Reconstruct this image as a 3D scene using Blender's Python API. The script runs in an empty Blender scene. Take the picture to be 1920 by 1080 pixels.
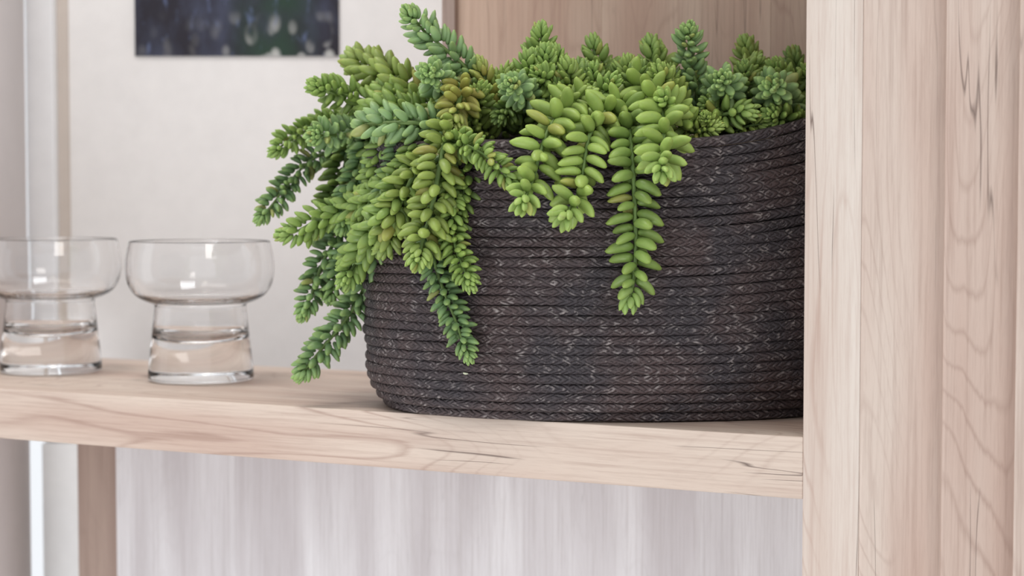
import bpy, bmesh, math, random
import numpy as np
from mathutils import Vector, Matrix
random.seed(7); rng = np.random.default_rng(7)
S = bpy.context.scene
COL = S.collection

# ------------------------------------------------------------ camera
F = 3500.0; CAM_H = 0.139; TILT = math.atan(175/F)
cam = bpy.data.cameras.new('camera'); cam.sensor_width = 36; cam.lens = F/1920*36
cam.clip_start = 0.02; cam.clip_end = 60
cam.dof.use_dof = True; cam.dof.focus_distance = 1.125; cam.dof.aperture_fstop = 8.0
camo = bpy.data.objects.new('camera', cam); COL.objects.link(camo)
camo.location = (0, 0, CAM_H); camo.rotation_euler = (math.pi/2-TILT, 0, 0)
S.camera = camo
# ------------------------------------------------------------ world / light / exposure
w = bpy.data.worlds.new('overcast_sky'); S.world = w; w.use_nodes = True
bg = w.node_tree.nodes['Background']; bg.inputs[0].default_value = (0.93, 0.96, 1.0, 1); bg.inputs[1].default_value = 1.12
def area(name, loc, target, size, power, color):
    l = bpy.data.lights.new(name, 'AREA'); l.shape = 'RECTANGLE'; l.size, l.size_y = size; l.energy = power; l.color = color
    o = bpy.data.objects.new(name, l); COL.objects.link(o); o.location = loc
    o.rotation_euler = (Vector(target)-Vector(loc)).to_track_quat('-Z', 'Y').to_euler(); return o
area('key_window_light', (0.55, -0.15, 0.80), (0.14, 1.15, 0.08), (0.5, 0.5), 4.6, (1.0, 0.95, 0.90))
area('side_window_light', (-1.6, 1.15, 0.0), (-0.2, 1.6, 0.0), (0.5, 1.2), 1.0, (0.93, 0.96, 1.0))
area('added_wall_fill', (-.55, 1.22, 1.4), (-.35, 1.74, .05), (0.7, 0.08), 8.6, (1.0, 0.97, 0.94))  # unseen strip light added to brighten the back wall and picture
area('added_low_fill', (-.42, .55, -.62), (-.45, 1.7, -.25), (0.4, 0.4), 5.8, (0.95, 0.97, 1.0))  # unseen fill added below the shelf to lift the post and lower panels
area('ceiling_downlight', (-0.28, 0.75, 1.25), (-0.28, 1.35, 0.0), (0.09, 0.09), 1.1, (1.0, 0.82, 0.62))
S.view_settings.view_transform = 'Standard'; S.view_settings.look = 'None'
S.view_settings.gamma = 1; S.view_settings.use_curve_mapping = False
S.view_settings.exposure = -0.10

# ------------------------------------------------------------ helpers
ct, st = math.cos(TILT), math.sin(TILT)
FWD = Vector((0, ct, -st)); UP = Vector((0, st, ct)); RT = Vector((1, 0, 0)); C0 = Vector((0, 0, CAM_H))
def ray(px, py): return RT*((px-960)/F) + FWD - UP*((py-540)/F)
def P(px, py, Z): return C0 + ray(px, py)*Z
def G(px, py, z=0.0):
    r = ray(px, py); return C0 + r*((z-CAM_H)/r.z)
def atY(px, Y):                      # world x of a vertical picture column on the plane y = Y
    r = ray(px, 540); return r.x/r.y*Y
def lin(c): return tuple(((v/255)/12.92 if v/255 <= .04045 else ((v/255+.055)/1.055)**2.4) for v in c)
def link(name, me, mat=None, parent=None, **kw):
    o = bpy.data.objects.new(name, me)
    COL.objects.link(o)
    if mat and me is not None and len(me.materials) == 0: me.materials.append(mat)
    if parent: o.parent = parent
    for k, v in kw.items(): o[k] = v
    return o
def empty(name, loc, rz=0, **kw):
    o = bpy.data.objects.new(name, None); COL.objects.link(o); o.location = loc; o.rotation_euler = (0, 0, rz); o.empty_display_size = .05
    for k, v in kw.items(): o[k] = v
    return o
def bm_mesh(bm, name, smooth=False):
    me = bpy.data.meshes.new(name); bm.normal_update(); bm.to_mesh(me); bm.free()
    if smooth: me.polygons.foreach_set('use_smooth', [True]*len(me.polygons))
    return me
def box(bm, x0, x1, y0, y1, z0, z1, bev=0.0006, seg=2):
    r = bmesh.ops.create_cube(bm, size=1)
    for v in r['verts']:
        v.co = Vector((x0+(v.co.x+.5)*(x1-x0), y0+(v.co.y+.5)*(y1-y0), z0+(v.co.z+.5)*(z1-z0)))
    if bev > 0:
        es = list({e for v in r['verts'] for e in v.link_edges})
        bmesh.ops.bevel(bm, geom=es, offset=bev, segments=seg, affect='EDGES', profile=.5)
def boxobj(name, x0, x1, y0, y1, z0, z1, mat, parent=None, bev=.0006, **kw):
    bm = bmesh.new(); box(bm, x0, x1, y0, y1, z0, z1, bev)
    return link(name, bm_mesh(bm, name), mat, parent, **kw)
def lathe(prof, n=96):
    bm = bmesh.new(); rings = []
    for r, z in prof:
        if r < 1e-6: rings.append([bm.verts.new((0, 0, z))])
        else: rings.append([bm.verts.new((r*math.cos(2*math.pi*k/n), r*math.sin(2*math.pi*k/n), z)) for k in range(n)])
    for a, b in zip(rings, rings[1:]):
        for k in range(n):
            k2 = (k+1) % n
            if len(a) == 1 and len(b) == 1: continue
            if len(a) == 1: bm.faces.new((a[0], b[k], b[k2]))
            elif len(b) == 1: bm.faces.new((a[k], b[0], a[k2]))
            else: bm.faces.new((a[k], b[k], b[k2], a[k2]))
    bmesh.ops.recalc_face_normals(bm, faces=bm.faces)
    return bm

# ------------------------------------------------------------ materials
class N:
    def __init__(s, name):
        s.m = bpy.data.materials.new(name); s.m.use_nodes = True; s.t = s.m.node_tree; s.b = s.t.nodes['Principled BSDF']
    def n(s, typ, **kw):
        q = s.t.nodes.new(typ)
        for k, v in kw.items(): setattr(q, k, v)
        return q
    def l(s, a, b): s.t.links.new(a, b)
    def val(s, x, sock):
        if isinstance(x, (int, float, tuple)): sock.default_value = x
        else: s.l(x, sock)
    def math(s, op, a, b=0.0, c=None, clamp=False):
        q = s.n('ShaderNodeMath', operation=op, use_clamp=clamp); s.val(a, q.inputs[0]); s.val(b, q.inputs[1])
        if c is not None: s.val(c, q.inputs[2])
        return q.outputs[0]
    def mix(s, f, a, b, blend='MIX'):
        q = s.n('ShaderNodeMix', data_type='RGBA', blend_type=blend); s.val(f, q.inputs[0])
        s.val(a+(1,) if isinstance(a, tuple) and len(a) == 3 else a, q.inputs[6]); s.val(b+(1,) if isinstance(b, tuple) and len(b) == 3 else b, q.inputs[7])
        return q.outputs[2]
    def noise(s, vec, scale, detail=3, rough=.5, dist=0.0):
        q = s.n('ShaderNodeTexNoise'); s.l(vec, q.inputs['Vector']); q.inputs['Scale'].default_value = scale
        q.inputs['Detail'].default_value = detail; q.inputs['Roughness'].default_value = rough; q.inputs['Distortion'].default_value = dist
        return q.outputs['Fac']
    def mapr(s, x, a, b, c=0.0, d=1.0):
        q = s.n('ShaderNodeMapRange'); s.l(x, q.inputs[0])
        for i, v in enumerate((a, b, c, d)): q.inputs[i+1].default_value = v
        return q.outputs[0]
    def mapping(s, vec, scale, loc=(0, 0, 0)):
        q = s.n('ShaderNodeMapping'); s.l(vec, q.inputs[0]); q.inputs['Scale'].default_value = scale; q.inputs['Location'].default_value = loc
        return q.outputs[0]
    def bump(s, h, strength, dist):
        q = s.n('ShaderNodeBump'); q.inputs['Strength'].default_value = strength; q.inputs['Distance'].default_value = dist
        s.l(h, q.inputs['Height']); s.l(q.outputs[0], s.b.inputs['Normal']); return q

def wood(name, light, mid, dark, axis='Z', knots=1.0, seed=0.0, vary=0.0, rough=.55):
    w = N(name); tc = w.n('ShaderNodeTexCoord'); oi = w.n('ShaderNodeObjectInfo')
    off = w.n('ShaderNodeVectorMath', operation='SCALE'); cmb = w.n('ShaderNodeCombineXYZ')
    w.l(oi.outputs['Random'], cmb.inputs[0]); w.l(oi.outputs['Random'], cmb.inputs[1]); w.l(oi.outputs['Random'], cmb.inputs[2])
    w.l(cmb.outputs[0], off.inputs[0]); off.inputs['Scale'].default_value = 7.3
    add = w.n('ShaderNodeVectorMath', operation='ADD'); w.l(tc.outputs['Object'], add.inputs[0]); w.l(off.outputs[0], add.inputs[1])
    add2 = w.n('ShaderNodeVectorMath', operation='ADD'); w.l(add.outputs[0], add2.inputs[0]); add2.inputs[1].default_value = (seed, seed*.7, seed*1.3)
    v = add2.outputs[0]
    def sc(k): return (k, 1, 1) if axis == 'X' else (1, 1, k)
    tone = w.noise(w.mapping(v, sc(.12)), 26, 2, .5)
    fine = w.noise(w.mapping(v, sc(.025)), 420, 4, .65)
    fine2 = w.noise(w.mapping(v, sc(.06)), 1500, 2, .6)
    ringf = w.noise(w.mapping(v, sc(.22)), 12, 1.5, .45, .3)
    rr = w.math('FRACT', w.math('ADD', w.math('MULTIPLY', ringf, 27.0), w.math('MULTIPLY', fine, .35)))
    rline = w.math('SUBTRACT', 1.0, w.math('MULTIPLY', w.math('ABSOLUTE', w.math('SUBTRACT', rr, .5)), 2.0))   # triangle 0..1..0
    rline = w.mapr(rline, .74, 1.0)
    rmask = w.mapr(w.noise(w.mapping(v, sc(.3), (3, 1, 2)), 12, 1), .42, .60)
    ring = w.math('MULTIPLY', w.math('MULTIPLY', rline, rmask), .50*knots)
    cn = w.noise(w.mapping(v, sc(.035), (5, 2, 7)), 46, 2.5, .6)
    crack = w.mapr(w.math('ABSOLUTE', w.math('SUBTRACT', cn, .5)), .0, .006, 1.0, .0)
    cmask = w.mapr(w.noise(w.mapping(v, sc(.22), (1, 9, 4)), 34, 1), .50, .57)
    crack = w.math('MULTIPLY', crack, w.math('MULTIPLY', cmask, .8*knots))
    c = w.mix(w.mapr(tone, .36, .64), light, mid)
    c = w.mix(w.math('MULTIPLY', w.mapr(fine, .46, .75), .42), c, dark)
    c = w.mix(w.math('MULTIPLY', w.mapr(fine2, .5, .8), .18), c, dark)
    c = w.mix(ring, c, dark)
    c = w.mix(crack, c, tuple(x*.33 for x in dark))
    if vary:
        f = w.mapr(oi.outputs['Random'], 0, 1, 1-vary, 1+vary*.4)
        hs = w.n('ShaderNodeHueSaturation'); w.l(c, hs.inputs['Color']); w.l(f, hs.inputs['Value']); c = hs.outputs[0]
    w.l(c, w.b.inputs['Base Color']); w.b.inputs['Roughness'].default_value = rough
    h = w.math('SUBTRACT', w.math('MULTIPLY', fine, .3), w.math('MULTIPLY', crack, 1.0))
    w.bump(h, .35, .0005)
    return w.m
OAKL, OAKM, OAKD = lin((218, 204, 195)), lin((203, 181, 171)), lin((168, 138, 124))
M = {}
M['oak_v'] = wood('pale_oak_vertical', lin((211, 200, 190)), lin((198, 181, 169)), OAKD, 'Z', 1.1, seed=2.1)
M['oak_h'] = wood('pale_oak_horizontal', lin((205, 188, 174)), lin((188, 164, 150)), lin((146, 116, 103)), 'X', 1.1, seed=8.4)
M['oak_fin'] = wood('pink_oak_slat', lin((206, 190, 178)), lin((192, 168, 155)), lin((146, 118, 105)), 'Z', .9, seed=9.4)
M['oak_back'] = wood('brown_oak_back', lin((212, 186, 165)), lin((196, 164, 144)), lin((156, 122, 104)), 'Z', .6, 3.3, .10)
M['oak_grey'] = wood('grey_oak_back', lin((226, 224, 226)), lin((200, 195, 197)), lin((168, 159, 158)), 'Z', .15, 1.3, .05)
M['oak_taupe'] = wood('taupe_oak', lin((176, 155, 143)), lin((158, 136, 125)), lin((134, 112, 102)), 'Z', .3, 6.3)
def plain(name, c, rough=.6, bumpy=0.0, sc=60):
    w = N(name); tc = w.n('ShaderNodeTexCoord'); nz = w.noise(tc.outputs['Object'], sc, 4)
    w.l(w.mix(w.mapr(nz, .3, .7), tuple(x*.96 for x in c), c), w.b.inputs['Base Color']); w.b.inputs['Roughness'].default_value = rough
    if bumpy: w.bump(nz, bumpy, .001)
    return w.m
M['wall'] = plain('white_plaster', lin((236, 232, 229)), .85, .15)
M['mat'] = plain('cream_mount_board', lin((241, 238, 236)), .8)
M['frame'] = plain('white_frame_paint', lin((246, 246, 247)), .4)
M['bevel'] = plain('beige_edge_shade', lin((206, 194, 184)), .7)  # beige holds the warm shade on the frame's inner edge
M['trim'] = plain('white_trim_paint', lin((247, 247, 246)), .45)
M['column'] = plain('mauve_grey_plaster', lin((214, 206, 204)), .8, .2, 30)
M['floor'] = plain('light_stone_floor', lin((180, 172, 165)), .5, .1, 8)
def glass_mat():
    w = N('clear_glass'); w.b.inputs['Base Color'].default_value = (1, 1, 1, 1); w.b.inputs['Roughness'].default_value = 0.0
    w.b.inputs['IOR'].default_value = 1.47; w.b.inputs['Transmission Weight'].default_value = 1.0
    tc = w.n('ShaderNodeTexCoord'); w.bump(w.noise(tc.outputs['Object'], 45, 1), .04, .002)
    return w.m
M['glass'] = glass_mat()
def print_mat():
    w = N('dark_photo_print'); tc = w.n('ShaderNodeTexCoord'); v = tc.outputs['Object']
    n1 = w.noise(w.mapping(v, (1, 1, .55)), 26, 4, .6)
    base = w.mix(w.mapr(n1, .4, .7), lin((48, 46, 54)), lin((72, 76, 94)))
    sep = w.n('ShaderNodeSeparateXYZ'); w.l(v, sep.inputs[0])
    gx = w.math('ABSOLUTE', w.math('SUBTRACT', sep.outputs[0], .034)); gm = w.mapr(gx, .015, .045, 1, 0)
    gn = w.mapr(w.noise(w.mapping(v, (1, 1, 1), (2, 0, 5)), 20, 3), .28, .58)
    base = w.mix(w.math('MULTIPLY', gm, gn), base, lin((50, 68, 58)))
    vo = w.n('ShaderNodeTexVoronoi'); w.l(w.mapping(v, (1, 1, .6), (.3, 0, .1)), vo.inputs['Vector']); vo.inputs['Scale'].default_value = 75
    blob = w.mapr(vo.outputs['Distance'], .22, .50, 1, 0)
    low = w.mapr(sep.outputs[2], -.080, -.048, 1, 0); rightm = w.mapr(sep.outputs[0], -.03, .015, .12, 1)
    bm_ = w.mapr(w.noise(w.mapping(v, (1, 1, .5), (7, 0, 3)), 48, 1), .36, .50)
    base = w.mix(w.math('MULTIPLY', w.math('MULTIPLY', w.math('POWER', blob, .6), bm_), w.math('MULTIPLY', low, rightm)), base, lin((205, 205, 202)))
    sp = w.mapr(w.noise(w.mapping(v, (1, 1, .35), (4, 0, 9)), 130, 2), .60, .74)
    base = w.mix(w.math('MULTIPLY', sp, .5), base, lin((120, 135, 175)))
    w.l(base, w.b.inputs['Base Color']); w.b.inputs['Roughness'].default_value = .6; w.b.inputs['Specular IOR Level'].default_value = .2
    return w.m
M['print'] = print_mat()
def rope_mat():
    w = N('dark_braided_rope'); uv = w.n('ShaderNodeUVMap'); sep = w.n('ShaderNodeSeparateXYZ'); w.l(uv.outputs[0], sep.inputs[0])
    oi = w.n('ShaderNodeObjectInfo'); tc = w.n('ShaderNodeTexCoord')
    u = w.math('ADD', sep.outputs[0], w.math('MULTIPLY', oi.outputs['Random'], 7.0))
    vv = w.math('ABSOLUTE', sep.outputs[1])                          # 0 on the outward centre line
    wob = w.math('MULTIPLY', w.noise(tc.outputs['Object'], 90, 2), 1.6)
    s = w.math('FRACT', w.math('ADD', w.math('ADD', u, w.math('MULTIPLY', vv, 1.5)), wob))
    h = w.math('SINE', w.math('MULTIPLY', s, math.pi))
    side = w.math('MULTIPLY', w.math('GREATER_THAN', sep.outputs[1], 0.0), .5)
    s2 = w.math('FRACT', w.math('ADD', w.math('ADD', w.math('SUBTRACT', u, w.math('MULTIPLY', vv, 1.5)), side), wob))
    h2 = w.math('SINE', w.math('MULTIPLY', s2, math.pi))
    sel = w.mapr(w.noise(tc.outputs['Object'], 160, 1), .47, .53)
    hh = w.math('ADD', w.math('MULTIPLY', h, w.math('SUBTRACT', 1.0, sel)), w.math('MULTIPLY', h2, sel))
    fib = w.noise(w.mapping(tc.outputs['Object'], (1, 1, 1)), 1300, 2, .6)
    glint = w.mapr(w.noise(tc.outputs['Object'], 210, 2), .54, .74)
    pt = w.mapr(w.noise(tc.outputs['Object'], 30, 2), .38, .62)
    c = w.mix(pt, lin((58, 53, 57)), lin((74, 61, 61)))
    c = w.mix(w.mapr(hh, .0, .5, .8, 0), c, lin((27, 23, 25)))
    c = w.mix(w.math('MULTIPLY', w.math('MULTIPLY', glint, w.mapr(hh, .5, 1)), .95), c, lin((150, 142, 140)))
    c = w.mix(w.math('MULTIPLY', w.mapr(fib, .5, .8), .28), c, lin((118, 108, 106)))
    c = w.mix(w.mapr(w.math('ABSOLUTE', vv), .72, .98, 0, .7), c, lin((24, 20, 22)))       # shade in the gaps between the rows, painted into the rope colour
    w.l(c, w.b.inputs['Base Color']); w.b.inputs['Roughness'].default_value = .6; w.b.inputs['Specular IOR Level'].default_value = .35
    w.bump(w.math('ADD', w.math('MULTIPLY', hh, 1.0), w.math('MULTIPLY', fib, .35)), .9, .0008)
    return w.m
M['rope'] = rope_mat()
M['soil'] = plain('dark_potting_soil', lin((34, 28, 25)), .95, .8, 160)
M['stem'] = plain('green_brown_stem', lin((110, 136, 72)), .6, .2, 300)
def leaf_mat(name, attr):
    w = N(name)
    if attr: q = w.n('ShaderNodeAttribute', attribute_name='tint'); col = q.outputs['Color']
    else: q = w.n('ShaderNodeObjectInfo'); col = q.outputs['Color']
    tf = w.n('ShaderNodeAttribute', attribute_name='tipf'); tc = w.n('ShaderNodeTexCoord'); geo = w.n('ShaderNodeNewGeometry')
    mott = w.noise(geo.outputs['Position'], 420, 3, .6); big = w.noise(geo.outputs['Position'], 120, 2)
    c = w.mix(w.mapr(mott, .35, .75, 0, .30), col, w.mix(1.0, col, (1.35, 1.28, 1.1), 'MULTIPLY'))
    c = w.mix(w.mapr(big, .4, .7, 0, .28), c, w.mix(1.0, c, (.72, .86, .9), 'MULTIPLY'))
    tip = w.math('POWER', tf.outputs['Fac'], 3.5)
    c = w.mix(w.math('MULTIPLY', tip, .38), c, lin((152, 172, 72)))
    base = w.mapr(tf.outputs['Fac'], 0.0, .35, .45, 0)
    c = w.mix(base, c, w.mix(1.0, c, (.80, .88, .55), 'MULTIPLY'))
    w.l(c, w.b.inputs['Base Color']); w.b.inputs['Roughness'].default_value = .42; w.b.inputs['Specular IOR Level'].default_value = .35
    w.b.inputs['Subsurface Weight'].default_value = .25; w.b.inputs['Subsurface Radius'].default_value = (.5, 1.0, .25); w.b.inputs['Subsurface Scale'].default_value = .0025
    w.bump(mott, .12, .0006)
    return w.m
M['leaf'] = leaf_mat('succulent_leaf', False); M['foliage'] = leaf_mat('succulent_foliage', True)

# ------------------------------------------------------------ room shell
YW = 1.74                                           # face of the back wall
xs = atY(75, YW-.03)                                    # right edge of the window slit
boxobj('wall_back', xs, 2.6, YW, YW+.12, -.95, 1.9, M['wall'], bev=0, kind='structure')
boxobj('wall_back_left', -2.6, -1.15, YW, YW+.12, -.95, 1.9, M['wall'], bev=0, kind='structure')
boxobj('floor', -2.6, 2.6, -1.6, YW+.12, -1.0, -.95, M['floor'], bev=0, kind='structure')
win = empty('window_1', (0, 0, 0), kind='structure')
boxobj('pane', -1.15, xs, YW+.07, YW+.074, -.95, 1.9, M['glass'], win, bev=0)
boxobj('jamb', -1.15, -1.10, YW, YW+.12, -.95, 1.9, M['trim'], win)
boxobj('trim_1', xs, atY(150, YW-.03), YW-.03, YW-.001, -.95, -.09, M['trim'], kind='structure')
# round plastered column
colr = .16; cy = 1.62
bm = lathe([(0, -.95), (colr, -.95), (colr, 1.9), (0, 1.9)], 96)
cm = bm_mesh(bm, 'column', True)
col = link('round_column', cm, M['column'], None, label='mauve grey plastered round column at the far left edge', category='column')
kc = ray(52, 540).x/ray(52, 540).y
col.location = (kc*cy-colr*math.sqrt(1+kc*kc), cy, 0)

# ------------------------------------------------------------ shelf unit: local x runs along the shelf, y to the back
P0 = G(1505.5, 819.5); PL = G(0, 728.5); d = (P0-PL).normalized(); YAW = math.atan2(d.y, d.x)
unit = empty('shelf_unit', (P0.x, P0.y, 0), YAW, label='pale oak open shelf unit with thick shelf, upright and plank back panels', category='shelf')
inv = Matrix.Translation((P0.x, P0.y, 0)) @ Matrix.Rotation(YAW, 4, 'Z'); inv = inv.inverted()
SD = .232; T = .036
def u_at(px, v):                                     # local x where picture column px meets the plane y = v of the unit
    n = Vector((-math.sin(YAW), math.cos(YAW), 0)); p = Vector((P0.x, P0.y, 0)) + n*v
    r = ray(px, 540); t = (n.dot(p-C0))/n.dot(r); q = inv @ (C0+r*t); return q.x
boxobj('shelf_board', -1.3, 0, 0, SD, -T, 0, M['oak_h'], unit)
upw = u_at(1614, 0)
boxobj('upright', 0, upw, 0, .29, -.95, .95, M['oak_v'], unit)
boxobj('upright', -1.336, -1.3, 0, SD, -.95, 0, M['oak_v'], unit)
boxobj('shelf_board', u_at(829, SD-.004), 0, .0, SD, .47, .47+T, M['oak_h'], unit)
# back panel above: planks
a = u_at(858, SD); b = 0.0
edges = [a]
random.seed(11)
while edges[-1] < b-.05: edges.append(edges[-1]+random.choice([.052, .07, .085, .06]))
edges[-1] = b
boxobj('stile', u_at(829, SD-.004), a, SD-.004, SD+.02, 0.0, .47, M['oak_taupe'], unit, label='lighter taupe edging strip')
for e0, e1 in zip(edges, edges[1:]):
    boxobj('plank', e0, e1, SD+random.uniform(0, .0006), SD+.018, 0.0, .47, M['oak_back'], unit, bev=.0003)
# back panel below: grey planks
a = u_at(214, SD-.02); edges = [a]
while edges[-1] < -.04: edges.append(edges[-1]+random.choice([.12, .16, .14]))
edges[-1] = 0.0
for e0, e1 in zip(edges, edges[1:]):
    boxobj('plank', e0, e1, SD-.02, SD-.004, -.95, -T, M['oak_grey'], unit, bev=0)
boxobj('side_board', u_at(141, SD), u_at(240, SD), SD, SD+.03, -.95, -T-.002, M['oak_taupe'], unit, label='taupe brown end board under the shelf')

# slatted screen to the right of the upright: deep vertical fins, fronts flush with the upright
scr = empty('slatted_screen', tuple(inv.inverted() @ Vector((upw, 0, -.95))), YAW, label='pinkish oak screen of overlapping vertical boards at right of the upright', category='screen')
GD = .012                                            # how far each board leans back towards its right edge
def slat(px0, px1):                                  # proud left arris at px0; the right edge tucks behind the next board
    x0 = max(.0001, u_at(px0, 0)-upw); x1 = u_at(px1, GD)-upw
    prof = [(x0, .0003), (x0+.0003, 0), (x0+.0016, 0), (x1, GD), (x1, GD+.012), (x0, GD+.012)]
    bm = bmesh.new(); A_ = [bm.verts.new((x, y, 0)) for x, y in prof]; B_ = [bm.verts.new((x, y, 1.9)) for x, y in prof]
    bm.faces.new(A_[::-1]); bm.faces.new(B_); n = len(prof)
    for k in range(n): bm.faces.new((A_[k], A_[(k+1) % n], B_[(k+1) % n], B_[k]))
    link('slat', bm_mesh(bm, 'slat'), M['oak_fin'], scr)
for a_, b_ in ((1614, 1775), (1769, 1912), (1906, 2052), (2046, 2190), (2184, 2330)): slat(a_, b_)
boxobj('backing_board', 0.0005, u_at(2320, GD)-upw, GD+.0125, GD+.03, 0, 1.9, M['oak_fin'], scr)

# ------------------------------------------------------------ framed picture on the back wall
ypic = YW-.028
def zat(py, Y):
    r = ray(960, py); return CAM_H + r.z/r.y*Y
xl, xr = atY(54, ypic), atY(905, ypic); xi0 = atY(104, ypic); xi1 = xr-(xi0-xl); zb = -.082; zt = .62; bw = xi0-xl
pic = empty('framed_picture', ((xl+xr)/2, YW, zb), 0, label='large white framed picture with cream mount and dark forest photo', category='picture')
def pbox(name, x0, x1, y0, y1, z0, z1, mat, **kw):
    ox, oy, oz = pic.location
    return boxobj(name, x0-ox, x1-ox, y0-oy, y1-oy, z0-oz, z1-oz, mat, pic, **kw)
pbox('frame_bar', xl, xi0, ypic, YW-.0005, zb, zt, M['frame'], bev=.001)
pbox('frame_bar', xi1, xr, ypic, YW-.0005, zb, zt, M['frame'], bev=.001)
pbox('frame_bar', xi0, xi1, ypic, YW-.0005, zb, zb+bw, M['frame'], bev=.001)
pbox('frame_bar', xi0, xi1, ypic, YW-.0005, zt-bw, zt, M['frame'], bev=.001)
xm = atY(134, YW-.010)
pbox('shaded_edge_strip', xi0, xm, YW-.012, YW-.006, zb+bw, zt-bw, M['bevel'], bev=.0005)  # inner edge of the left frame bar, its shade painted as beige
pbox('mount', xm, xi1, YW-.010, YW-.005, zb+bw, zt-bw, M['mat'], bev=.0003)
yp = YW-.011
px0, px1 = atY(258, yp), atY(638, yp); pz = zat(105, yp)
bm = bmesh.new(); box(bm, -(px1-px0)/2, (px1-px0)/2, -.0006, .0006, -.09, .17, 0)
pr = link('photo_print', bm_mesh(bm, 'photo_print'), M['print'], pic)
pr.location = Vector(((px0+px1)/2, yp-.0004, pz+.09))-pic.location

# ------------------------------------------------------------ glasses
def glass_mesh():
    out = [(0, 0), (.036, 0), (.0388, .0010), (.0393, .0035), (.0388, .010), (.0372, .025), (.0356, .040), (.0345, .050), (.0341, .0545), (.0350, .0572), (.0410, .0595), (.0475, .0632),
           (.0525, .0700), (.0549, .0790), (.0549, .089), (.0537, .097), (.0522, .1033), (.0517, .1042)]
    inn = [(.0511, .1038), (.0511, .1028), (.0525, .0968), (.0536, .089), (.0536, .0795), (.0513, .0715), (.0468, .0652), (.040, .0615), (.0338, .0596), (.0324, .057),
           (.0326, .051), (.0334, .043), (.0333, .0375), (.031, .0335), (.025, .0300), (.017, .0280), (.008, .0272), (0, .0270)]
    def dens(p):
        r = []
        for i in range(len(p)-1):
            p0, p1, p2, p3 = p[max(i-1, 0)], p[i], p[i+1], p[min(i+2, len(p)-1)]
            for k in range(4):
                t = k/4
                r.append(tuple(.5*((2*p1[j])+(-p0[j]+p2[j])*t+(2*p0[j]-5*p1[j]+4*p2[j]-p3[j])*t*t+(-p0[j]+3*p1[j]-3*p2[j]+p3[j])*t**3) for j in (0, 1)))
        return r+[p[-1]]
    prof = [(0, 0)] + dens(out[1:]+inn)
    prof = [(max(r, 0), z) for r, z in prof]; prof[0] = (0, 0); prof[-1] = (0, inn[-1][1])
    return bm_mesh(lathe(prof, 128), 'glass_tumbler', True)
gm = glass_mesh()
def place_glass(cx, front_y, lab):
    p = G(cx, front_y); c = Vector((p.x, p.y, 0)); c = c*(1+.039/c.length)
    o = link('footed_glass', gm, M['glass'], None, label=lab, category='glass', group='clear footed glasses on the oak shelf')
    o.location = (c.x, c.y, .0004); return o
place_glass(377, 723, 'clear footed glass with wide bowl standing nearest the succulent basket')
place_glass(96, 706, 'clear footed glass with wide bowl overlapping the round column, left edge')

# ------------------------------------------------------------ basket
BX, BY, BA, BB = .070, 1.240, .1655, .117
NR = 29; RH = .0059; RR = .0031
basket = empty('rope_basket', (BX, BY, 0), 0, label='black oval coiled rope basket holding the trailing succulent', category='basket')
def rise(th):                                        # rim climbs to the right and at the back
    c, s = math.cos(th), math.sin(th)
    r = max(0, (c*.8+.15))**3
    return .046*r + .030*max(0, s)
def wall_scale(z):
    k = min(1, z/.03); rr = math.sqrt(max(0, 1-(1-k)**2))     # rounded foot
    return -.018*(1-rr)
NS = 260
def ring_mesh(i):
    z0 = .0038+i*RH; fr = i/(NR-1); bm = bmesh.new(); uvl = bm.loops.layers.uv.new('uv'); rows = []; K = 12
    off = wall_scale(z0)+.0035*math.sin(fr*math.pi)
    L = 0; prev = None; Ls = []
    for k in range(NS):
        th = 2*math.pi*k/NS
        jit = .0011*math.sin(th*3+i*1.3)+.0006*math.sin(th*11+i*2.1)
        a, b = BA-RR*.72+off+jit*.7, BB-RR*.72+off+jit*.7
        e = 2/2.25; c, s = math.cos(th), math.sin(th)
        x = a*math.copysign(abs(c)**e, c); y = b*math.copysign(abs(s)**e, s)
        nrm = Vector((x/a**2, y/b**2, 0)).normalized()
        z = z0*(1+0)+rise(th)*fr**1.2+.0006*math.sin(th*5+i*.9)*fr
        p = Vector((x, y, z))
        if prev is not None: L += (p-prev).length
        Ls.append(L); prev = p
        rows.append([bm.verts.new(p+nrm*(RR*.72*math.cos(2*math.pi*j/K))+Vector((0, 0, RR*(1+rise(th)*1.2/.17*1.0)*math.sin(2*math.pi*j/K)))) for j in range(K)])
    Ls.append(L+(rows[0][0].co-rows[-1][0].co).length)
    for k in range(NS):
        for j in range(K):
            f = bm.faces.new((rows[k][j], rows[(k+1) % NS][j], rows[(k+1) % NS][(j+1) % K], rows[k][(j+1) % K])); f.smooth = True
            def vj(q): return (q if q <= K/2 else q-K)/(K/4)
            v0, v1 = vj(j), (vj(j)+4/K)
            for lp, (kk, vv) in zip(f.loops, ((k, v0), (k+1, v0), (k+1, v1), (k, v1))):
                lp[uvl].uv = (Ls[kk]/.0052, vv)
    bmesh.ops.recalc_face_normals(bm, faces=bm.faces)
    return bm_mesh(bm, 'rope_coil', True)
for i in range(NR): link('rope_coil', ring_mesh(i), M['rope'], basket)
# base disc of the basket
bm = bmesh.new(); vs = [bm.verts.new(((BA-.02)*math.cos(2*math.pi*k/64), (BB-.02)*math.sin(2*math.pi*k/64), z)) for z in (.0008, .006) for k in range(64)]
bm.faces.new(vs[:64][::-1]); bm.faces.new(vs[64:])
for k in range(64): bm.faces.new((vs[k], vs[(k+1) % 64], vs[64+(k+1) % 64], vs[64+k]))
link('basket_bottom', bm_mesh(bm, 'basket_bottom'), M['rope'], basket)
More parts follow.
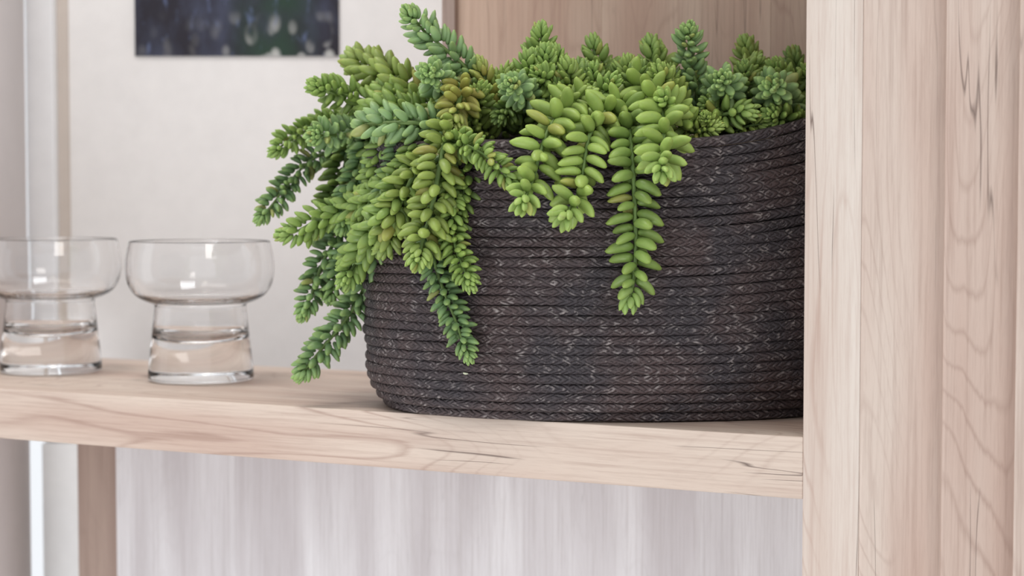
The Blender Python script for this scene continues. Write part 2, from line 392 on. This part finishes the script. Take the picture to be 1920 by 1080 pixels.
# soil
bm = bmesh.new(); rings = []
for q in range(8):
    f = q/7; ring = []
    for k in range(48):
        th = 2*math.pi*k/48; rr = 1-f
        ring.append(bm.verts.new(((BA-.012)*rr*math.cos(th), (BB-.012)*rr*math.sin(th), .150+.022*(1-rr**2)+.003*random.random())) if q < 7 else None)
    rings.append(ring)
top = bm.verts.new((0, 0, .173))
low = [bm.verts.new(((BA-.014)*math.cos(2*math.pi*k/48), (BB-.014)*math.sin(2*math.pi*k/48), .10)) for k in range(48)]
for k in range(48):
    k2 = (k+1) % 48
    for q in range(6): bm.faces.new((rings[q][k], rings[q][k2], rings[q+1][k2], rings[q+1][k]))
    bm.faces.new((rings[6][k], rings[6][k2], top)); bm.faces.new((low[k], low[k2], rings[0][k2], rings[0][k]))
bm.faces.new(low[::-1])
so = link('potting_soil', bm_mesh(bm, 'potting_soil', True), M['soil'], None, kind='stuff', label='dark potting soil filling the black rope basket', category='soil')
so.location = (BX, BY, 0)

# ------------------------------------------------------------ trailing succulent
def bz(px):                                          # depth of the basket's front wall behind picture column px
    k = (px-960)/F; A = 1/BA**2; B = 1/BB**2
    qa = A*k*k+B; qb = -2*(A*BX*k+B*BY); qc = A*BX**2+B*BY**2-1; D = qb*qb-4*qa*qc
    return (-qb-math.sqrt(D))/(2*qa) if D > 0 else BY
LIME, MID, BLU, OLI, DRK, TEAL, YEL = (146, 168, 90), (122, 146, 78), (130, 158, 112), (130, 146, 76), (92, 114, 60), (104, 132, 90), (156, 150, 80)
# each: colour, leaf reach px, [(px, py, depth offset from the basket front)] root -> tip
ST = [
 (BLU, 40, [(915,200,.06),(880,135,.045),(838,95,.035),(795,58,.025),(766,28,.018)]),
 (BLU, 42, [(880,215,.06),(850,185,.045),(822,155,.02),(806,140,.0)]),
 (MID, 40, [(790,215,.04),(740,205,.025),(690,190,.01),(640,176,-.005),(588,160,-.02)]),
 (OLI, 44, [(840,215,.06),(790,180,.05),(745,150,.045),(700,130,.04),(655,112,.035)]),
 (MID, 42, [(850,260,.05),(800,220,.045),(750,190,.04),(710,165,.035)]),
 (BLU, 44, [(850,240,.02),(800,232,-.0),(750,230,-.015),(710,232,-.03),(678,238,-.04)]),
 (BLU, 40, [(740,235,.02),(690,245,.005),(640,252,-.01),(590,258,-.025)]),
 (MID, 32, [(720,230,.07),(660,225,.06),(600,235,.05),(555,255,.04),(512,286,.03)]),
 (TEAL, 31, [(690,270,.05),(630,280,.05),(580,303,.045),(540,345,.04),(512,382,.03),(486,412,.025)]),
 (MID, 37, [(790,290,.0),(750,335,-.012),(700,375,-.015),(650,393,-.012),(600,410,-.005),(560,432,.0),(527,442,.0)]),
 (DRK, 46, [(700,235,.06),(660,275,.05),(645,320,.04),(635,365,.035),(618,410,.03),(600,440,.03)]),
 (DRK, 46, [(740,240,.05),(710,290,.03),(690,340,.02),(670,385,.01),(640,425,.01)]),
 (YEL, 46, [(868,165,.02),(858,200,.0),(845,235,-.012)]),
 (OLI, 52, [(850,240,-.005),(832,280,-.022),(822,330,-.026),(812,380,-.03),(800,425,-.034),(790,462,-.04),(784,492,-.05)]),
 (OLI, 46, [(800,300,-.01),(770,340,-.024),(748,390,-.028),(735,430,-.03),(715,470,-.03)]),
 (MID, 33, [(840,262,-.01),(880,275,-.024),(915,295,-.028),(945,325,-.026),(965,350,-.022)]),
 (MID, 44, [(760,340,-.02),(735,390,-.034),(705,430,-.04),(672,485,-.046),(645,530,-.05)]),
 (MID, 32, [(845,330,-.012),(850,380,-.017),(848,430,-.018),(856,470,-.02),(870,505,-.022),(884,540,-.026)]),
 (TEAL, 34, [(812,440,-.016),(815,490,-.018),(832,545,-.016),(852,595,-.015),(866,635,-.014),(880,672,-.014)]),
 (TEAL, 36, [(660,400,.01),(630,450,.01),(604,495,.008),(588,545,.004),(566,592,.0)]),
 (TEAL, 38, [(720,430,-.012),(700,490,-.012),(680,545,-.014),(655,590,-.014),(622,632,-.014),(592,668,-.014),(562,706,-.014)]),
 (TEAL, 34, [(690,400,-.0),(668,450,-.002),(640,500,-.002),(618,560,-.002)]),
 (LIME, 50, [(1100,190,.02),(1060,205,.005),(1030,240,-.012),(1012,290,-.022),(1000,335,-.024),(978,385,-.03)]),
 (LIME, 50, [(1170,190,.02),(1130,215,.002),(1105,255,-.014),(1095,310,-.020),(1085,360,-.020),(1056,412,-.025)]),
 (MID, 50, [(1170,200,.02),(1180,250,-.004),(1186,310,-.016),(1190,380,-.016),(1192,450,-.016),(1190,510,-.016),(1181,565,-.018)]),
 (LIME, 52, [(1190,150,.04),(1225,180,.012),(1245,225,-.012),(1243,275,-.026),(1238,325,-.036)]),
 (OLI, 44, [(1050,260,.03),(1050,225,.02),(1070,190,.015),(1110,180,.015)]),
 (MID, 44, [(1000,210,.07),(1008,160,.065),(1015,110,.06),(1015,55,.055)]),
 (MID, 40, [(1060,190,.06),(1050,140,.055),(1040,95,.05)]),
 (BLU, 40, [(1030,200,.05),(1000,185,.035),(975,172,.015),(958,162,-.0)]),
 (DRK, 40, [(1000,160,.06),(975,185,.05),(950,205,.035),(935,222,.025)]),
 (MID, 40, [(1040,180,.05),(1020,150,.03),(1005,135,.02)]),
 (MID, 46, [(1130,190,.08),(1125,140,.08),(1110,80,.08)]),
 (DRK, 46, [(1100,200,.06),(1085,165,.05),(1090,125,.05)]),
 (MID, 44, [(1110,230,.04),(1130,180,.03),(1150,150,.02)]),
 (MID, 44, [(1235,190,.08),(1225,130,.08),(1222,78,.08)]),
 (OLI, 42, [(1200,190,.06),(1180,150,.05),(1178,115,.045)]),
 (BLU, 38, [(1310,210,.05),(1305,160,.045),(1292,110,.04),(1290,58,.035)]),
 (OLI, 44, [(1270,200,.04),(1245,160,.025),(1235,130,.015)]),
 (LIME, 42, [(1290,240,.02),(1265,210,.01),(1240,188,.0)]),
 (BLU, 44, [(1370,205,.05),(1360,175,.03),(1350,150,.01)]),
 (BLU, 50, [(1475,210,.05),(1460,185,.03),(1443,165,.005)]),
 (MID, 46, [(1490,230,.05),(1480,170,.05),(1450,125,.045)]),
 (OLI, 46, [(1420,200,.10),(1410,140,.10),(1398,80,.10)]),
 (OLI, 44, [(1390,190,.07),(1400,140,.07),(1420,115,.065)]),
 (DRK, 42, [(1500,220,.10),(1495,150,.10),(1487,100,.10)]),
 (MID, 42, [(1540,220,.06),(1530,170,.05),(1510,135,.04)]),
 (DRK, 40, [(1380,230,.05),(1350,205,.03),(1325,195,.02)]),
 (MID, 44, [(1330,225,.03),(1370,212,.01),(1410,208,-.0)]),
 (MID, 40, [(1500,245,.02),(1470,225,.01),(1440,215,.0)]),
 (OLI, 22, [(1340,240,.02),(1330,228,.005),(1320,216,-.002)]),
 (OLI, 26, [(1290,250,.02),(1320,245,.005),(1350,236,.0)]),
 (OLI, 28, [(1380,245,.02),(1410,235,.01),(1440,232,.005)]),
 (YEL, 40, [(930,220,.05),(915,165,.045),(897,118,.04)]),
 (OLI, 40, [(890,240,.04),(895,200,.03),(905,165,.02)]),
 (DRK, 42, [(800,250,.06),(760,230,.05),(720,210,.05)]),
 (OLI, 40, [(900,210,.05),(935,170,.05),(955,130,.05)]),
]
random.seed(5)
def crown(px):
    xs_ = [880, 960, 1015, 1060, 1110, 1160, 1222, 1290, 1335, 1398, 1440, 1500, 1560]; ys_ = [130, 118, 60, 95, 80, 105, 80, 70, 130, 80, 110, 95, 110]
    return float(np.interp(px, xs_, ys_))
for k in range(26):                                  # the crowded crown behind the front shoots
    px = 890+k*25+random.uniform(-8, 8); dz = random.uniform(.03, .11)
    ty = crown(px)+random.uniform(18, 75); lean = random.uniform(-22, 22)
    ST.append((random.choice([MID, MID, OLI, DRK, LIME]), random.uniform(36, 44), [(px-lean, 250, dz+.012), (px-lean*.4, (ty+250)/2, dz), (px, ty, dz-.01)]))
for k in range(9):                                   # crowded left shoulder
    px = 850-k*17; ty = 190+k*9+random.uniform(-10, 10)
    ST.append((random.choice([MID, OLI, DRK]), random.uniform(36, 42), [(px+70, ty+70, .05), (px+35, ty+35, .03), (px, ty, .012)]))
for k in range(7):                                   # shoots hanging close behind the front ones on the left
    px = 640+k*34; y0 = 300; y1 = 420+random.uniform(-20, 60)
    ST.append((random.choice([MID, TEAL, DRK]), random.uniform(34, 42), [(px+50, y0-30, .0), (px+25, (y0+y1)/2-20, -.008), (px, y1, -.010)]))
# leaf template: length 1 along +x, widest sideways (y), curved up (z)
def leaf_template(nl=8, nc=9):
    V = [(0, 0, 0)]; T_ = [0.0]
    for i in range(1, nl):
        t = i/nl; tt = (1-math.cos(t*math.pi))/2
        r = max(0.0, 1-abs(2*tt**.93-1)**2.5)**.55*(1-.06*tt)
        bend = .16*tt*tt - .03*math.sin(tt*math.pi)
        for j in range(nc):
            a = 2*math.pi*j/nc
            z = math.sin(a)*.19*r
            V.append((tt, math.cos(a)*.235*r, bend+z)); T_.append(tt)
    V.append((1.03, 0, .15)); T_.append(1.0)
    Fc = [(0, 1+(j+1) % nc, 1+j) for j in range(nc)]
    for i in range(nl-2):
        for j in range(nc):
            a, b = 1+i*nc, 1+(i+1)*nc; j2 = (j+1) % nc
            Fc.append((a+j, a+j2, b+j2, b+j))
    e = len(V)-1; b = 1+(nl-2)*nc
    Fc += [(b+j, b+(j+1) % nc, e) for j in range(nc)]
    return np.array(V), Fc, np.array(T_)
LV, LF, LT = leaf_template()
lme = bpy.data.meshes.new('leaf'); lme.from_pydata([tuple(v) for v in LV], [], LF); lme.polygons.foreach_set('use_smooth', [True]*len(lme.polygons))
at = lme.attributes.new('tipf', 'FLOAT', 'POINT'); at.data.foreach_set('value', LT.astype(np.float32)); lme.materials.append(M['leaf'])

plant = empty('trailing_succulent', (BX, BY, .150), 0, label='trailing green burro\'s tail succulent spilling over the black rope basket', category='plant')
E = Vector(plant.location)
def spline(pts, n):
    out = []
    for i in range(len(pts)-1):
        p0, p1, p2, p3 = pts[max(i-1, 0)], pts[i], pts[i+1], pts[min(i+2, len(pts)-1)]
        for k in range(n):
            t = k/n; out.append(.5*((2*p1)+(p2-p0)*t+(2*p0-5*p1+4*p2-p3)*t*t+(3*p1-p0-3*p2+p3)*t**3))
    return out+[pts[-1]]
leaves = []                                          # (stem index, 4x4 matrix, tint, centre)
stems = []
random.seed(21)
for si, (colr_, reach, pts) in enumerate(ST):
    W = []
    for px, py, dz in pts: W.append(P(px, py, bz(px)+dz))
    if colr_ in (BLU, LIME): W[-1] = W[-1]+Vector((0, -.012, .001))       # young tips turn towards the light
    Zm = bz(pts[-1][0])+pts[-1][2]
    Ls = reach/F*Zm*1.10
    cur = spline(W, 10)
    sd = [0.0]
    for a, b in zip(cur, cur[1:]): sd.append(sd[-1]+(b-a).length)
    tot = sd[-1]
    def at_s(s):
        s = max(0, min(tot, s)); i = int(np.searchsorted(sd, s))-1; i = max(0, min(len(cur)-2, i))
        t = (s-sd[i])/max(1e-9, sd[i+1]-sd[i]); return cur[i].lerp(cur[i+1], t), (cur[min(i+2, len(cur)-1)]-cur[max(0, i-1)]).normalized()
    # stem tube
    bm = bmesh.new(); prev = None; ref = Vector((.3, .2, 1)).normalized()
    for k in range(0, len(cur), 2):
        c, tg = at_s(sd[k]); n1 = tg.cross(ref).normalized(); n2 = tg.cross(n1); r = Ls*(.09 if colr_ == LIME else .11)*(1-.5*sd[k]/tot)
        ring = [bm.verts.new(c-E+(n1*math.cos(q*math.pi/3)+n2*math.sin(q*math.pi/3))*r) for q in range(6)]
        if prev:
            for q in range(6): bm.faces.new((prev[q], prev[(q+1) % 6], ring[(q+1) % 6], ring[q]))
        else: bm.faces.new(ring[::-1])
        prev = ring
    bm.faces.new(prev); bmesh.ops.recalc_face_normals(bm, faces=bm.faces)
    stems.append(link('stem', bm_mesh(bm, 'stem', True), M['stem'], plant))
    # leaves in a golden-angle spiral
    base = np.array(lin(colr_)); s = 0.0; ang = random.random()*6.28; ntip = Ls*1.15
    hang = (W[-1]-W[0]).normalized().z < -.5
    big = colr_ == LIME or (reach == 50 and hang); fine_ = .80 if not big else 1.0
    step0 = Ls*(.128 if big else .070)
    while s < tot:
        rem = tot-s; q = min(1.0, rem/ntip)                       # 0 at the tip
        step = step0*(.28+.72*q)
        c, tg = at_s(s); n1 = tg.cross(ref).normalized(); n2 = tg.cross(n1)
        rad = n1*math.cos(ang)+n2*math.sin(ang)
        phi = math.radians((20+(58 if big else 50)*q**.6)+random.uniform(-13, 13))
        dirv = (tg*math.cos(phi)+rad*math.sin(phi)).normalized()
        if q > .9: dirv = (dirv+Vector((0, 0, .10))).normalized()
        upv = (tg-dirv*tg.dot(dirv)).normalized(); sdv = upv.cross(dirv)
        L = Ls*(.46+.46*q**.8)*fine_*1.06*random.uniform(.88, 1.08)
        thick = random.uniform(.92, 1.15)
        o = c+rad*Ls*(.06 if big else .06+.13*q)
        m = Matrix(((dirv.x*L, sdv.x*L*thick, upv.x*L*thick, o.x), (dirv.y*L, sdv.y*L*thick, upv.y*L*thick, o.y), (dirv.z*L, sdv.z*L*thick, upv.z*L*thick, o.z), (0, 0, 0, 1)))
        ctr = o+dirv*L*.55
        # keep leaves out of the basket wall
        ex, ey = (ctr.x-BX), (ctr.y-BY)
        young = (1-q)
        tint = base*(1+random.uniform(-.14, .14)); tint = tint*(1-young*.45)+np.array(lin((166, 194, 122)))*young*.45
        if random.random() < .04: tint = tint*.6+np.array(lin((176, 150, 84)))*.4
        leaves.append((si, m, tint, ctr, L)); s += step; ang += math.radians(137.5)+random.uniform(-.35, .35)
# item buffer at quarter resolution: which leaves show largest from the photograph's side
Wd, Hd = 640, 360; zb_ = np.full((Hd, Wd), 1e9); ib = np.full((Hd, Wd), -1, int)
for i, (si, m, tint, c, L) in enumerate(leaves):
    for f in (.35, .75):
        q = Vector(m.translation)+(Vector(m.col[0][:3]))*f-C0; Z = q.dot(FWD); x = (960+q.dot(RT)/Z*F)/3; y = (540-q.dot(UP)/Z*F)/3; r = max(1.5, .2*L/Z*F/3*1.1)
        x0, x1, y0, y1 = int(max(0, x-r)), int(min(Wd-1, x+r)), int(max(0, y-r)), int(min(Hd-1, y+r))
        if x1 <= x0 or y1 <= y0: continue
        yy, xx = np.mgrid[y0:y1+1, x0:x1+1]; msk = ((xx-x)**2+(yy-y)**2 <= r*r) & (zb_[y0:y1+1, x0:x1+1] > Z)
        zb_[y0:y1+1, x0:x1+1][msk] = Z; ib[y0:y1+1, x0:x1+1][msk] = i
vis = ib.copy(); vis[:, 503:] = -1
cnt = np.bincount(vis[vis >= 0], minlength=len(leaves)); order = np.argsort(-cnt); pick = set(order[:300].tolist())
allV, allF, allT, allC = [], [], [], []; nb = 0
for i, (si, m, tint, c, L) in enumerate(leaves):
    if i in pick:
        o = bpy.data.objects.new('leaf', lme); COL.objects.link(o); o.parent = stems[si]
        o.matrix_local = Matrix.Translation(-E) @ m; o.color = (*[float(v) for v in tint], 1)
    else:
        A = np.array(m); V = LV @ A[:3, :3].T + A[:3, 3] - np.array(E)
        allV.append(V); allF += [tuple(x+nb for x in f) for f in LF]; allT.append(LT); allC.append(np.tile([*tint, 1], (len(LV), 1))); nb += len(LV)
fm = bpy.data.meshes.new('foliage'); fm.from_pydata(np.concatenate(allV).tolist(), [], allF); fm.polygons.foreach_set('use_smooth', [True]*len(fm.polygons))
a = fm.attributes.new('tipf', 'FLOAT', 'POINT'); a.data.foreach_set('value', np.concatenate(allT).astype(np.float32))
a = fm.attributes.new('tint', 'FLOAT_COLOR', 'POINT'); a.data.foreach_set('color', np.concatenate(allC).astype(np.float32).ravel())
link('foliage', fm, M['foliage'], plant, kind='stuff')
print('LEAVES', len(leaves), 'stems', len(stems))

# tiny fallen leaf bud caught on the basket below the hanging strand
bud = bpy.data.meshes.new('leaf_bud'); bv = np.array(LV); bv[:, 2] -= .08*0
bud.from_pydata([tuple(v) for v in bv*.0038], [], LF); bud.polygons.foreach_set('use_smooth', [True]*len(bud.polygons)); bud.materials.append(plain('dry_white_bud', lin((205, 208, 180)), .6))
bo = link('leaf_bud', bud, None, None, label='tiny pale dried leaf bud stuck on the basket below the strand', category='leaf')
bo.location = P(868, 699, bz(868)-.0012); bo.rotation_euler = (0, .3, -.3)
